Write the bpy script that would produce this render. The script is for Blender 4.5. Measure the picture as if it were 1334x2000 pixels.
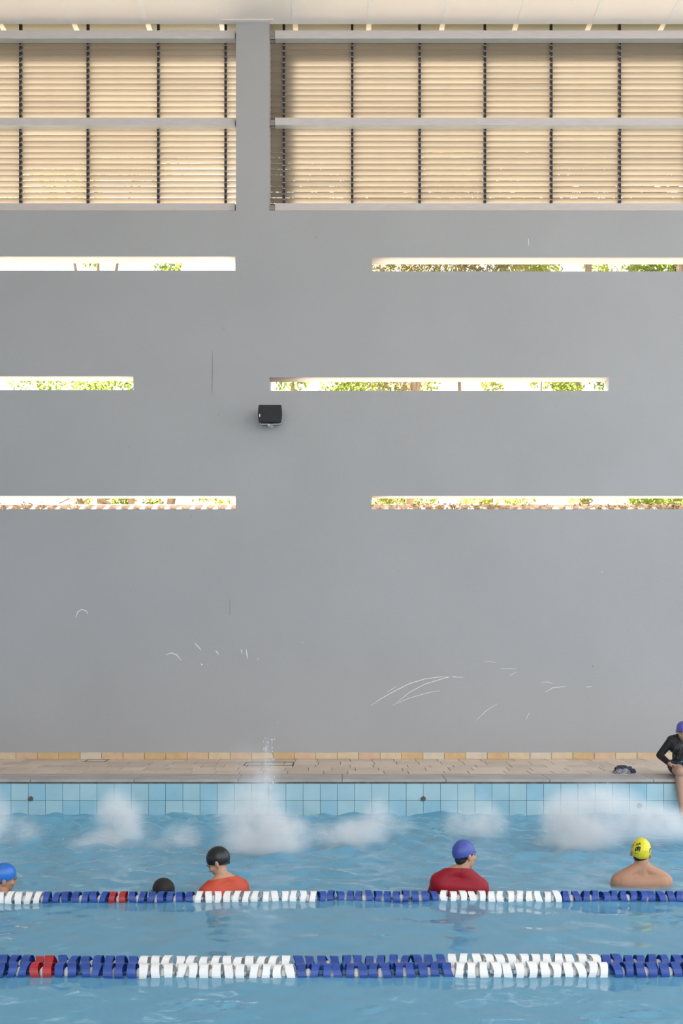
import bpy, bmesh, math, random
import numpy as np
from mathutils import Vector, Matrix, Euler, noise

random.seed(7)
np.random.seed(7)
S = bpy.context.scene
COL = S.collection
for o in list(bpy.data.objects):
    bpy.data.objects.remove(o)

# ------------------------------------------------------------------ camera
F, PX, PY, EYE = 1945.0, 668.0, 1258.0, 2.0       # focal length (px), vanishing point, eye height over the water
cam_d = bpy.data.cameras.new('camera')
cam = bpy.data.objects.new('camera', cam_d)
COL.objects.link(cam)
cam.location = (0, 0, EYE)
cam.rotation_euler = (math.pi / 2, 0, 0)
cam_d.sensor_fit = 'VERTICAL'
cam_d.sensor_height = 36.0
cam_d.sensor_width = 24.0
cam_d.lens = F / 2000 * 36
cam_d.shift_x = -(PX - 667) / 2000
cam_d.shift_y = (PY - 1000) / 2000
cam_d.clip_start = 0.05
cam_d.clip_end = 400
S.camera = cam

# ------------------------------------------------------------------ sky, sun, exposure
w = bpy.data.worlds.new('world')
S.world = w
w.use_nodes = True
nt = w.node_tree
bg = nt.nodes['Background']
tc = nt.nodes.new('ShaderNodeTexCoord')
sp = nt.nodes.new('ShaderNodeSeparateXYZ')
rp = nt.nodes.new('ShaderNodeValToRGB')
rp.color_ramp.elements[0].color = (0.96, 0.97, 1.0, 1)
rp.color_ramp.elements[1].color = (0.72, 0.86, 1.0, 1)
nt.links.new(tc.outputs['Generated'], sp.inputs[0])
nt.links.new(sp.outputs['Z'], rp.inputs[0])
nt.links.new(rp.outputs[0], bg.inputs['Color'])
bg.inputs['Strength'].default_value = 2.5

sun_d = bpy.data.lights.new('sun', 'SUN')
sun = bpy.data.objects.new('sun', sun_d)
COL.objects.link(sun)
SUN_EL, SUN_AZ = math.radians(40), math.radians(38)      # from behind the far wall, a little to its left
sdir = Vector((-math.sin(SUN_AZ) * math.cos(SUN_EL), math.cos(SUN_AZ) * math.cos(SUN_EL), math.sin(SUN_EL)))
sun.rotation_euler = sdir.to_track_quat('Z', 'Y').to_euler()
sun.location = (-20, 40, 40)
sun_d.energy = 100.0
sun_d.color = (1.0, 0.94, 0.86)
sun_d.angle = math.radians(0.6)

S.view_settings.view_transform = 'Standard'
S.view_settings.look = 'None'
S.view_settings.gamma = 1.0
S.view_settings.use_curve_mapping = False
S.view_settings.exposure = 0.0
try:
    S.cycles.volume_bounces = 3
except Exception:
    pass

# ------------------------------------------------------------------ helpers
def wx(px, Y): return (px - PX) * Y / F
def wz(py, Y): return EYE + (PY - py) * Y / F

def srgb(r, g, b):
    f = lambda c: c / 12.92 if c <= 0.04045 else ((c + 0.055) / 1.055) ** 2.4
    return (f(r / 255), f(g / 255), f(b / 255))

def mat(name, col, rough=0.6, spec=0.5, metal=0.0, var=0.0, vscale=5.0, col2=None, bump=0.0, bscale=40.0,
        rand=0.0, stretch=(1, 1, 1), trans=0.0, detail=4.0):
    m = bpy.data.materials.new(name)
    m.use_nodes = True
    n = m.node_tree.nodes
    L = m.node_tree.links
    b = n['Principled BSDF']
    b.inputs['Base Color'].default_value = (*col, 1)
    b.inputs['Roughness'].default_value = rough
    b.inputs['Metallic'].default_value = metal
    b.inputs['Specular IOR Level'].default_value = spec
    t = n.new('ShaderNodeTexCoord')
    mp = n.new('ShaderNodeMapping')
    mp.inputs['Scale'].default_value = stretch
    L.new(t.outputs['Object'], mp.inputs[0])
    src = None
    if var > 0 or col2:
        nz = n.new('ShaderNodeTexNoise')
        nz.inputs['Scale'].default_value = vscale
        nz.inputs['Detail'].default_value = detail
        L.new(mp.outputs[0], nz.inputs['Vector'])
        r = n.new('ShaderNodeValToRGB')
        r.color_ramp.elements[0].position = 0.3
        r.color_ramp.elements[1].position = 0.7
        c2 = col2 or tuple(c * (1 - var) for c in col)
        r.color_ramp.elements[0].color = (*c2, 1)
        r.color_ramp.elements[1].color = (*col, 1)
        L.new(nz.outputs['Fac'], r.inputs[0])
        src = r.outputs[0]
    if rand > 0:
        oi = n.new('ShaderNodeObjectInfo')
        mr = n.new('ShaderNodeMapRange')
        mr.inputs['To Min'].default_value = 1 - rand
        mr.inputs['To Max'].default_value = 1 + rand * 0.35
        L.new(oi.outputs['Random'], mr.inputs['Value'])
        hs = n.new('ShaderNodeHueSaturation')
        L.new(mr.outputs[0], hs.inputs['Value'])
        if src: L.new(src, hs.inputs['Color'])
        else: hs.inputs['Color'].default_value = (*col, 1)
        src = hs.outputs[0]
    if src:
        L.new(src, b.inputs['Base Color'])
    if bump > 0:
        nb = n.new('ShaderNodeTexNoise')
        nb.inputs['Scale'].default_value = bscale
        nb.inputs['Detail'].default_value = 5
        L.new(mp.outputs[0], nb.inputs['Vector'])
        bp = n.new('ShaderNodeBump')
        bp.inputs['Strength'].default_value = bump
        bp.inputs['Distance'].default_value = 0.01
        L.new(nb.outputs['Fac'], bp.inputs['Height'])
        L.new(bp.outputs[0], b.inputs['Normal'])
    if trans > 0:
        tl = n.new('ShaderNodeBsdfTranslucent')
        if src: L.new(src, tl.inputs['Color'])
        else: tl.inputs['Color'].default_value = (*col, 1)
        mx = n.new('ShaderNodeMixShader')
        mx.inputs[0].default_value = trans
        L.new(b.outputs[0], mx.inputs[1])
        L.new(tl.outputs[0], mx.inputs[2])
        L.new(mx.outputs[0], n['Material Output'].inputs['Surface'])
    return m

def tag(o, label=None, cat=None, group=None, kind=None):
    if label: o['label'] = label
    if cat: o['category'] = cat
    if group: o['group'] = group
    if kind: o['kind'] = kind
    return o

def link(name, me, m=None, parent=None, loc=None, rot=None, scale=None, smooth=False):
    o = bpy.data.objects.new(name, me)
    COL.objects.link(o)
    if m is not None and me is not None and len(me.materials) == 0:
        me.materials.append(m)
    if parent: o.parent = parent
    if loc is not None: o.location = loc
    if rot is not None: o.rotation_euler = rot
    if scale is not None: o.scale = scale
    if smooth and me is not None:
        me.polygons.foreach_set('use_smooth', [True] * len(me.polygons))
    return o

def empty(name, loc=(0, 0, 0), rz=0.0):
    o = bpy.data.objects.new(name, None)
    COL.objects.link(o)
    o.location = loc
    o.rotation_euler = (0, 0, rz)
    o.empty_display_size = 0.1
    return o

def bm_mesh(bm, name='mesh'):
    bmesh.ops.recalc_face_normals(bm, faces=bm.faces)
    me = bpy.data.meshes.new(name)
    bm.to_mesh(me)
    bm.free()
    return me

def box(bm, x0, x1, y0, y1, z0, z1, bev=0.0):
    r = bmesh.ops.create_cube(bm, size=1)
    vs = r['verts']
    for v in vs:
        v.co = Vector((x0 + (v.co.x + .5) * (x1 - x0), y0 + (v.co.y + .5) * (y1 - y0), z0 + (v.co.z + .5) * (z1 - z0)))
    if bev > 0:
        es = list({e for v in vs for e in v.link_edges})
        bmesh.ops.bevel(bm, geom=es, offset=bev, segments=2, profile=.5, affect='EDGES')
    return bm

def box_mesh(x0, x1, y0, y1, z0, z1, bev=0.0):
    bm = bmesh.new()
    box(bm, x0, x1, y0, y1, z0, z1, bev)
    return bm_mesh(bm)

def ellipsoid(bm, c, r, rot=None, sub=3):
    M = Matrix.Translation(Vector(c))
    if rot is not None: M = M @ (rot if isinstance(rot, Matrix) else Euler(rot).to_matrix().to_4x4())
    M = M @ Matrix.Diagonal((*r, 1))
    return bmesh.ops.create_icosphere(bm, subdivisions=sub, radius=1, matrix=M)['verts']

def capsule(bm, p0, p1, r0, r1, n=14, flat=1.0, up=None):
    """tapered capsule; flat < 1 squeezes it along 'up'"""
    p0, p1 = Vector(p0), Vector(p1)
    d = (p1 - p0)
    ln = d.length
    d = d.normalized()
    u = Vector(up) if up is not None else (Vector((0, 0, 1)) if abs(d.z) < .9 else Vector((0, 1, 0)))
    a = d.cross(u).normalized()
    b = a.cross(d).normalized()
    rings = []
    for k in range(1, 5):
        t = math.pi / 2 * (1 - k / 4)
        rings.append((p0 - d * r0 * math.sin(t), r0 * math.cos(t)))
    for k in range(0, 4):
        t = math.pi / 2 * (k / 4)
        rings.append((p1 + d * r1 * math.sin(t), r1 * math.cos(t)))
    vr = []
    for c, r in rings:
        vr.append([bm.verts.new(c + a * math.cos(2 * math.pi * i / n) * r + b * math.sin(2 * math.pi * i / n) * r * flat) for i in range(n)])
    s = bm.verts.new(p0 - d * r0)
    e = bm.verts.new(p1 + d * r1)
    for j in range(len(vr) - 1):
        for i in range(n):
            bm.faces.new((vr[j][i], vr[j][(i + 1) % n], vr[j + 1][(i + 1) % n], vr[j + 1][i]))
    for i in range(n):
        bm.faces.new((s, vr[0][(i + 1) % n], vr[0][i]))
        bm.faces.new((e, vr[-1][i], vr[-1][(i + 1) % n]))

def tube(bm, pts, rads, n=8):
    pts = [Vector(p) for p in pts]
    prev = None
    u = None
    first = None
    for k, p in enumerate(pts):
        d = (pts[min(k + 1, len(pts) - 1)] - pts[max(k - 1, 0)]).normalized()
        if u is None:
            u = d.orthogonal().normalized()
        u = (u - d * u.dot(d)).normalized()
        v = d.cross(u)
        r = rads[k] if isinstance(rads, (list, tuple)) else rads
        ring = [bm.verts.new(p + u * math.cos(2 * math.pi * i / n) * r + v * math.sin(2 * math.pi * i / n) * r) for i in range(n)]
        if prev:
            for i in range(n):
                bm.faces.new((prev[i], prev[(i + 1) % n], ring[(i + 1) % n], ring[i]))
        else:
            first = ring
        prev = ring
    bm.faces.new(first[::-1])
    bm.faces.new(prev)

def remesh(bm, voxel, smooth=4, cut=None):
    """one continuous skin around everything in bm"""
    me = bm_mesh(bm)
    o = bpy.data.objects.new('temporary', me)
    COL.objects.link(o)
    md = o.modifiers.new('r', 'REMESH')
    md.mode = 'VOXEL'
    md.voxel_size = voxel
    if smooth:
        sm = o.modifiers.new('s', 'SMOOTH')
        sm.factor = .5
        sm.iterations = smooth
    dg = bpy.context.evaluated_depsgraph_get()
    out = bpy.data.meshes.new_from_object(o.evaluated_get(dg))
    bpy.data.objects.remove(o)
    bpy.data.meshes.remove(me)
    if cut:
        b2 = bmesh.new()
        b2.from_mesh(out)
        for co, no in cut:                       # keeps the side the normal does not point to
            bmesh.ops.bisect_plane(b2, geom=list(b2.verts) + list(b2.edges) + list(b2.faces), plane_co=co, plane_no=no, clear_outer=True)
        b2.to_mesh(out)
        b2.free()
    out.polygons.foreach_set('use_smooth', [True] * len(out.polygons))
    return out

# ------------------------------------------------------------------ materials
M = {}
M['reveal'] = mat('reveal_paint', (.36, .335, .31), .7, .3, var=.05, vscale=2)
M['grass'] = mat('darkened_grass', (.022, .030, .011), .95, .1, var=.4, vscale=.6)  # grass colour darkened to cut the light it bounces up to the louvres
M['wall'] = mat('wall_paint', (0.39, 0.392, 0.397), .75, .3, var=.06, vscale=.7, bump=.12, bscale=60)
M['white_metal'] = mat('painted_steel', (.60, .565, .56), .45, .5, var=.12, vscale=9, stretch=(.6, 3, 6))
M['ceiling'] = mat('ceiling_sheet', (.97, .87, .79), .38, .5, var=.03, vscale=.6)
M['eave'] = mat('eave_sheet_shade_toned', (.26, .255, .22), .4, .5, var=.06, vscale=2)  # roof sheet as inside, with its dim green-tinged light put into the colour
M['seam'] = mat('seam_tape', (.97, .90, .83), .5, .4, var=.06, vscale=8)
M['slat'] = mat('louver_paint', (.30, .268, .222), .55, .3, metal=0, var=.10, vscale=2.5, stretch=(1.5, 12, 12), rand=.10)
M['dark_steel'] = mat('dark_steel', (.035, .03, .03), .5, .4, var=.3, vscale=30)
M['clip'] = mat('louver_clip', (.30, .29, .28), .4, .5, var=.2, vscale=30)
M['bracket'] = mat('bracket_steel', (.42, .40, .38), .5, .5, var=.4, vscale=40)
M['deck'] = mat('deck_stone', (.72, .59, .48), .6, .4, col2=(.62, .51, .42), vscale=5, stretch=(1, 4, 1), bump=.3, bscale=30, rand=.16)
M['grout'] = mat('grout', (.40, .35, .31), .9, .2, var=.3, vscale=8)
M['coping'] = mat('coping_concrete', (.47, .44, .415), .5, .45, var=.28, vscale=3, stretch=(1, 3, 1), bump=.2, bscale=40)
M['coping_shadow_gap'] = mat('coping_shadow_gap', (.12, .11, .09), .7, .3, col2=(.24, .21, .17), vscale=14)  # dark brown paints the shadow gap under the coping slabs
M['skirt'] = [mat('skirting_stone_' + n, c, .6, .4, var=.16, vscale=9, bump=.2, bscale=50)
              for n, c in (('ochre', (.66, .45, .22)), ('cream', (.70, .55, .36)), ('pale', (.68, .58, .45)), ('peach', (.68, .48, .31)))]
M['pool_tile'] = [mat('pool_tile_' + n, c, .2, .5, var=.10, vscale=4, bump=.03, bscale=10)
                  for n, c in (('aqua', (.38, .60, .68)), ('light', (.42, .63, .69)), ('deep', (.33, .57, .68)))]
M['pool_grout'] = mat('pool_grout', (.10, .19, .22), .9, .2, var=.2, vscale=20)
M['ground'] = mat('sunlit_paving', (.13, .115, .10), .9, .2, var=.3, vscale=.5, bump=.3, bscale=4)
M['trunk'] = mat('bark', (.26, .18, .12), .9, .2, var=.5, vscale=6, stretch=(1, 1, .3), bump=.6, bscale=12)
M['leaf'] = [mat('leaves_' + n, c, .5, .3, var=.45, vscale=1.2, trans=.5)
             for n, c in (('green', (.23, .29, .05)), ('yellow_green', (.36, .38, .075)), ('olive', (.24, .215, .095)))]
M['dark_leaf'] = mat('leaves_dark', (.09, .13, .035), .55, .3, var=.45, vscale=1.2, trans=.2)  # kept dark so the added crowns send little light to the louvres
M['terracotta'] = mat('clay_tile', (.31, .215, .145), .85, .2, var=.3, vscale=7, rand=.15)
M['plaster'] = mat('house_plaster', (.45, .42, .37), .9, .2, var=.1, vscale=2)
M['litter'] = mat('dry_leaf', (.22, .14, .07), .9, .2, var=.5, vscale=5)
M['black_plastic'] = mat('black_plastic', (.018, .019, .022), .45, .5, var=.2, vscale=20)
M['grille'] = mat('speaker_grille', (.022, .023, .026), .6, .4, var=.3, vscale=200, bump=.5, bscale=250)
M['badge'] = mat('badge_white', (.75, .75, .75), .4, .5, var=.05, vscale=20)
M['float_white'] = mat('float_white', (.86, .85, .83), .32, .5, var=.05, vscale=15)
M['float_blue'] = mat('float_blue', (.022, .075, .35), .30, .5, var=.15, vscale=15, rand=.15)
M['float_red'] = mat('float_red', (.42, .022, .03), .32, .5, var=.15, vscale=15)
M['ball'] = mat('float_ball', (.84, .83, .80), .5, .4, var=.06, vscale=25)
M['cable'] = mat('lane_cable', (.35, .36, .38), .4, .5, metal=.6, var=.2, vscale=40)
M['scuff'] = mat('scuff_white', (.85, .85, .83), .8, .2, var=.1, vscale=30)
M['crack'] = mat('hairline_crack', (.22, .22, .22), .9, .1, var=.3, vscale=30)
def skin(n, c): return mat('skin_' + n, c, .48, .4, var=.12, vscale=14, bump=.08, bscale=60)
M['skin_a'] = skin('a', (.47, .245, .15))
M['skin_b'] = skin('b', (.50, .28, .175))
M['skin_c'] = skin('c', (.46, .27, .19))
M['hair'] = mat('black_hair', (.012, .010, .010), .45, .5, var=.4, vscale=60, stretch=(6, 1, 1), bump=.6, bscale=90)
M['cap_black'] = mat('cap_black', (.012, .013, .016), .30, .5, var=.3, vscale=8)
M['cap_blue'] = mat('cap_blue', (.055, .09, .40), .35, .5, var=.2, vscale=8)
M['cap_bright'] = mat('cap_bright_blue', (.02, .16, .55), .22, .5, var=.3, vscale=6)
M['cap_violet'] = mat('cap_violet_blue', (.10, .105, .42), .35, .5, var=.15, vscale=8)
M['shirt_red'] = mat('shirt_red', (.33, .007, .020), .5, .3, var=.25, vscale=5, bump=.1, bscale=200)
M['shirt_orange'] = mat('shirt_orange_red', (.56, .075, .035), .5, .3, var=.22, vscale=6, bump=.1, bscale=200)
M['shorts'] = mat('shorts_navy', (.02, .025, .05), .7, .3, var=.2, vscale=10)
M['teal'] = mat('waistband_teal', (.05, .30, .36), .6, .3, var=.1, vscale=20)
M['cloth_dark'] = mat('wet_cloth_navy', (.05, .055, .085), .6, .4, var=.5, vscale=30)
M['cloth_pale'] = mat('wet_cloth_grey', (.42, .43, .46), .6, .4, col2=(.16, .17, .20), vscale=45)
M['eye'] = mat('eye', (.03, .02, .015), .15, .6, var=.1, vscale=40)

def print_mat(name, base, ink, scale, thr, rough, regions):
    """flat print: ink blotches inside a few regions of the object"""
    m = mat(name, base, rough, .5, var=.12, vscale=9)
    n, L = m.node_tree.nodes, m.node_tree.links
    b = n['Principled BSDF']
    old = b.inputs['Base Color'].links[0].from_socket
    t = n.new('ShaderNodeTexCoord')
    wv = n.new('ShaderNodeTexNoise')
    wv.inputs['Scale'].default_value = scale
    wv.inputs['Detail'].default_value = 2
    wv.inputs['Distortion'].default_value = 1.5
    L.new(t.outputs['Object'], wv.inputs['Vector'])
    g = n.new('ShaderNodeMath'); g.operation = 'GREATER_THAN'
    g.inputs[1].default_value = thr
    L.new(wv.outputs['Fac'], g.inputs[0])
    tot = None
    for c, r in regions:
        d = n.new('ShaderNodeVectorMath'); d.operation = 'DISTANCE'
        d.inputs[1].default_value = c
        L.new(t.outputs['Object'], d.inputs[0])
        lt = n.new('ShaderNodeMath'); lt.operation = 'LESS_THAN'
        lt.inputs[1].default_value = r
        L.new(d.outputs['Value'], lt.inputs[0])
        if tot is None: tot = lt.outputs[0]
        else:
            a = n.new('ShaderNodeMath'); a.operation = 'MAXIMUM'
            L.new(tot, a.inputs[0]); L.new(lt.outputs[0], a.inputs[1]); tot = a.outputs[0]
    mu = n.new('ShaderNodeMath'); mu.operation = 'MULTIPLY'
    L.new(g.outputs[0], mu.inputs[0]); L.new(tot, mu.inputs[1])
    mx = n.new('ShaderNodeMix'); mx.data_type = 'RGBA'
    L.new(mu.outputs[0], mx.inputs['Factor'])
    L.new(old, mx.inputs['A'])
    mx.inputs['B'].default_value = (*ink, 1)
    L.new(mx.outputs['Result'], b.inputs['Base Color'])
    return m

def water_material():
    m = bpy.data.materials.new('pool_water')
    m.use_nodes = True
    n, L = m.node_tree.nodes, m.node_tree.links
    n.remove(n['Principled BSDF'])
    t = n.new('ShaderNodeTexCoord')
    def bump(scale, dist, stre, prev=None, stretch=(1, 1, 1), det=3):
        mp = n.new('ShaderNodeMapping'); mp.inputs['Scale'].default_value = stretch
        L.new(t.outputs['Object'], mp.inputs[0])
        z = n.new('ShaderNodeTexNoise'); z.inputs['Scale'].default_value = scale; z.inputs['Detail'].default_value = det
        L.new(mp.outputs[0], z.inputs['Vector'])
        b = n.new('ShaderNodeBump'); b.inputs['Distance'].default_value = dist; b.inputs['Strength'].default_value = stre
        L.new(z.outputs['Fac'], b.inputs['Height'])
        if prev: L.new(prev.outputs[0], b.inputs['Normal'])
        return b
    b2 = bump(8, .006, .3, None, (1, 1.6, 1))
    fr = n.new('ShaderNodeFresnel'); fr.inputs['IOR'].default_value = 1.45
    L.new(b2.outputs[0], fr.inputs['Normal'])
    gl = n.new('ShaderNodeBsdfGlossy'); gl.inputs['Roughness'].default_value = .03
    gl.inputs['Color'].default_value = (1, 1, 1, 1)
    L.new(b2.outputs[0], gl.inputs['Normal'])
    tr = n.new('ShaderNodeBsdfRefraction'); tr.inputs['Color'].default_value = (.62, .88, .95, 1); tr.inputs['IOR'].default_value = 1.33; tr.inputs['Roughness'].default_value = .05
    L.new(b2.outputs[0], tr.inputs['Normal'])
    df = n.new('ShaderNodeBsdfDiffuse'); df.inputs['Color'].default_value = (.17, .435, .62, 1)
    L.new(b2.outputs[0], df.inputs['Normal'])
    body = n.new('ShaderNodeMixShader'); body.inputs[0].default_value = .72
    L.new(tr.outputs[0], body.inputs[1]); L.new(df.outputs[0], body.inputs[2])
    mx = n.new('ShaderNodeMixShader')
    L.new(fr.outputs[0], mx.inputs[0]); L.new(body.outputs[0], mx.inputs[1]); L.new(gl.outputs[0], mx.inputs[2])
    L.new(mx.outputs[0], n['Material Output'].inputs['Surface'])
    return m
M['water'] = water_material()

def spray_material():
    """fine spray hanging over a splash: density falls off from the centre of each puff"""
    m = bpy.data.materials.new('water_spray')
    m.use_nodes = True
    n, L = m.node_tree.nodes, m.node_tree.links
    n.remove(n['Principled BSDF'])
    t = n.new('ShaderNodeTexCoord')
    ln = n.new('ShaderNodeVectorMath'); ln.operation = 'LENGTH'
    L.new(t.outputs['Object'], ln.inputs[0])
    mr = n.new('ShaderNodeMapRange'); mr.interpolation_type = 'SMOOTHERSTEP'
    mr.inputs['From Min'].default_value = 1.0; mr.inputs['From Max'].default_value = 0.0
    L.new(ln.outputs['Value'], mr.inputs['Value'])
    ge = n.new('ShaderNodeNewGeometry')
    z = n.new('ShaderNodeTexNoise'); z.inputs['Scale'].default_value = 4.5; z.inputs['Detail'].default_value = 2
    L.new(ge.outputs['Position'], z.inputs['Vector'])
    zr = n.new('ShaderNodeMapRange'); zr.inputs['From Min'].default_value = .35; zr.inputs['From Max'].default_value = .68
    zr.inputs['To Min'].default_value = .25; zr.inputs['To Max'].default_value = 1.3
    L.new(z.outputs['Fac'], zr.inputs['Value'])
    mu = n.new('ShaderNodeMath'); mu.operation = 'MULTIPLY'
    L.new(mr.outputs[0], mu.inputs[0]); L.new(zr.outputs[0], mu.inputs[1])
    m2 = n.new('ShaderNodeMath'); m2.operation = 'MULTIPLY'; m2.inputs[1].default_value = 6.2
    oc = n.new('ShaderNodeObjectInfo')
    sc = n.new('ShaderNodeSeparateColor'); L.new(oc.outputs['Color'], sc.inputs[0])
    m3 = n.new('ShaderNodeMath'); m3.operation = 'MULTIPLY'
    L.new(sc.outputs[0], m3.inputs[0]); L.new(mu.outputs[0], m3.inputs[1])
    L.new(m3.outputs[0], m2.inputs[0])
    vs = n.new('ShaderNodeVolumeScatter'); vs.inputs['Color'].default_value = (.97, .98, 1, 1)
    vs.inputs['Anisotropy'].default_value = -0.25
    L.new(m2.outputs[0], vs.inputs['Density'])
    L.new(vs.outputs[0], n['Material Output'].inputs['Volume'])
    return m
M['spray'] = spray_material()
M['droplet'] = mat('water_droplet', (.82, .88, .92), .15, .5, var=.05, vscale=20, trans=.3)
M['foam'] = mat('water_foam', (.80, .86, .90), .5, .4, var=.1, vscale=30)

# ------------------------------------------------------------------ geometry constants
YW = 13.79                    # inner face of the far wall
YE = 11.71                    # pool edge
ZD = 0.41                     # deck height over the water
ZC = 10.62                    # ceiling height at the wall
XL, XR = -8.0, 9.0            # wall ends
WT = 0.25                     # wall thickness
ZSILL = 8.0
COL_X0, COL_X1 = wx(461, YW), wx(525.5, YW)

# ------------------------------------------------------------------ far wall with slits
def slab_with_holes(x0, x1, z0, z1, y0, y1, holes):
    xs = sorted({x0, x1, *[h[0] for h in holes], *[h[1] for h in holes]})
    zs = sorted({z0, z1, *[h[2] for h in holes], *[h[3] for h in holes]})
    def solid(i, k):
        if i < 0 or k < 0 or i >= len(xs) - 1 or k >= len(zs) - 1: return False
        cx, cz = (xs[i] + xs[i + 1]) / 2, (zs[k] + zs[k + 1]) / 2
        return not any(h[0] < cx < h[1] and h[2] < cz < h[3] for h in holes)
    V, Fc, idx = [], [], {}
    def v(i, k, s):
        if (i, k, s) not in idx:
            idx[(i, k, s)] = len(V)
            V.append((xs[i], y1 if s else y0, zs[k]))
        return idx[(i, k, s)]
    for i in range(len(xs) - 1):
        for k in range(len(zs) - 1):
            if not solid(i, k): continue
            Fc.append((v(i, k, 0), v(i + 1, k, 0), v(i + 1, k + 1, 0), v(i, k + 1, 0)))
            Fc.append((v(i, k, 1), v(i, k + 1, 1), v(i + 1, k + 1, 1), v(i + 1, k, 1)))
            if not solid(i - 1, k): Fc.append((v(i, k, 0), v(i, k + 1, 0), v(i, k + 1, 1), v(i, k, 1)))
            if not solid(i + 1, k): Fc.append((v(i + 1, k, 0), v(i + 1, k, 1), v(i + 1, k + 1, 1), v(i + 1, k + 1, 0)))
            if not solid(i, k - 1): Fc.append((v(i, k, 0), v(i, k, 1), v(i + 1, k, 1), v(i + 1, k, 0)))
            if not solid(i, k + 1): Fc.append((v(i, k + 1, 0), v(i + 1, k + 1, 0), v(i + 1, k + 1, 1), v(i, k + 1, 1)))
    me = bpy.data.meshes.new('wall')
    me.from_pydata(V, [], Fc)
    me.update()
    return me

holes = []
for a, b, t, bt in ((-204, 459.5, 501, 528.5), (727, 1390, 503, 530), (-403, 260.5, 735, 761.5), (526, 1189.5, 737, 763.5),
                    (-204, 460.5, 968.5, 994.5), (726, 1389, 968.5, 994.5)):
    holes.append((wx(a, YW), wx(b, YW), wz(bt, YW), wz(t, YW)))
wall = link('wall_back', slab_with_holes(XL, XR, ZD - .3, ZSILL, YW, YW + WT, holes), M['wall'])
wall.data.materials.append(M['reveal'])
for p in wall.data.polygons:
    c = p.center
    if abs(p.normal.y) < .5 and XL + .1 < c.x < XR - .1 and 1 < c.z < ZSILL - .2: p.material_index = 1
tag(wall, 'tall grey painted wall with long horizontal slits', kind='structure')
# pier between the louvre bays, flush with the wall inside and standing out behind the louvres outside
bm = bmesh.new()
box(bm, COL_X0, COL_X1, YW, YW + .71, ZSILL, ZC + .14)
pier = tag(link('pier', bm_mesh(bm), M['wall'], wall), 'grey pier between the two louvred bays')
bm = bmesh.new()
box(bm, COL_X0, COL_X1, YW + WT, YW + .71, ZD - .3, ZSILL)
link('pier_foot', bm_mesh(bm), M['wall'], wall)
bm = bmesh.new()
box(bm, XL - .3, XL, -8, YW + .9, ZD - .3, ZC + 2.2)
tag(link('wall_left', bm_mesh(bm), M['wall']), 'grey side wall of the pool hall', kind='structure')

def ribbon(pts, wdt, y):
    """thin mark lying on the wall"""
    P = [Vector((wx(x, YW), 0, wz(z, YW))) for x, z in pts]
    bm = bmesh.new()
    prev = None
    for k, p in enumerate(P):
        d = (P[min(k + 1, len(P) - 1)] - P[max(k - 1, 0)]).normalized()
        nn = Vector((-d.z, 0, d.x))
        t = k / max(1, len(P) - 1)
        ww = wdt * (.35 + .65 * math.sin(math.pi * min(1, max(0, t * .9 + .05))))
        cur = [bm.verts.new((p.x + nn.x * ww * s, yy, p.z + nn.z * ww * s)) for s in (-.5, .5) for yy in (y, y + .004)]
        if prev:
            bm.faces.new((prev[0], cur[0], cur[2], prev[2]))
            bm.faces.new((prev[0], prev[1], cur[1], cur[0]))
            bm.faces.new((prev[2], cur[2], cur[3], prev[3]))
        prev = cur
    return bm_mesh(bm)
scuffs = [[(148, 1206), (152, 1195), (160, 1190), (168, 1193), (172, 1199)], [(324, 1279), (335, 1275), (345, 1279), (354, 1290)],
          [(380, 1256), (386, 1262), (393, 1270)], [(421, 1271), (424, 1274), (427, 1278)], [(392, 1296), (394, 1298), (396, 1299)],
          [(471, 1268), (472, 1272), (473, 1276)], [(481, 1268), (482, 1277), (483, 1287)], [(503, 1286), (505, 1288)],
          [(724, 1378), (745, 1364), (770, 1350), (800, 1335), (830, 1326), (860, 1322), (905, 1323)],
          [(775, 1372), (800, 1352), (830, 1336), (870, 1324), (890, 1321)], [(765, 1378), (800, 1363), (840, 1352), (860, 1349)],
          [(755, 1352), (765, 1346), (775, 1340)], [(945, 1292), (957, 1292), (968, 1294)], [(978, 1306), (1000, 1306), (1010, 1307)],
          [(995, 1320), (1003, 1315), (1010, 1312)], [(930, 1407), (950, 1388), (972, 1374)], [(1065, 1352), (1080, 1343), (1105, 1341)],
          [(1057, 1333), (1070, 1332), (1080, 1335)], [(1027, 1407), (1031, 1397), (1035, 1390)], [(1145, 1342), (1155, 1341)],
          [(1175, 1116), (1177, 1118)], [(590, 1254), (592, 1256)], [(1032, 466), (1033, 480)]]
thin = {8: .009, 9: .008, 10: .006, 11: .005, 12: .005, 13: .005, 14: .005, 15: .006, 16: .008, 17: .007, 18: .005}
for i, s in enumerate(scuffs):
    link('scuff_mark', ribbon(s, thin.get(i, .012), YW - .003), M['scuff'], wall)
for s, wd in (([(415, 686), (415, 725), (414, 768)], .006), ([(449, 1170), (449, 1202)], .005), ([(427, 808), (426, 814)], .006),
              ([(437, 640), (437, 645)], .006), ([(391, 918), (391, 925)], .004), ([(250, 872), (252, 875)], .009),
              ([(617, 462), (618, 466)], .01), ([(777, 1114), (779, 1116)], .01), ([(564, 1065), (565, 1069)], .008), ([(255, 1153), (256, 1156)], .008),
              ([(1157, 1300), (1159, 1303)], .009), ([(374, 1005), (374, 1010)], .006)):
    link('hairline_crack', ribbon(s, wd, YW - .003), M['crack'], wall)

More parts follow.
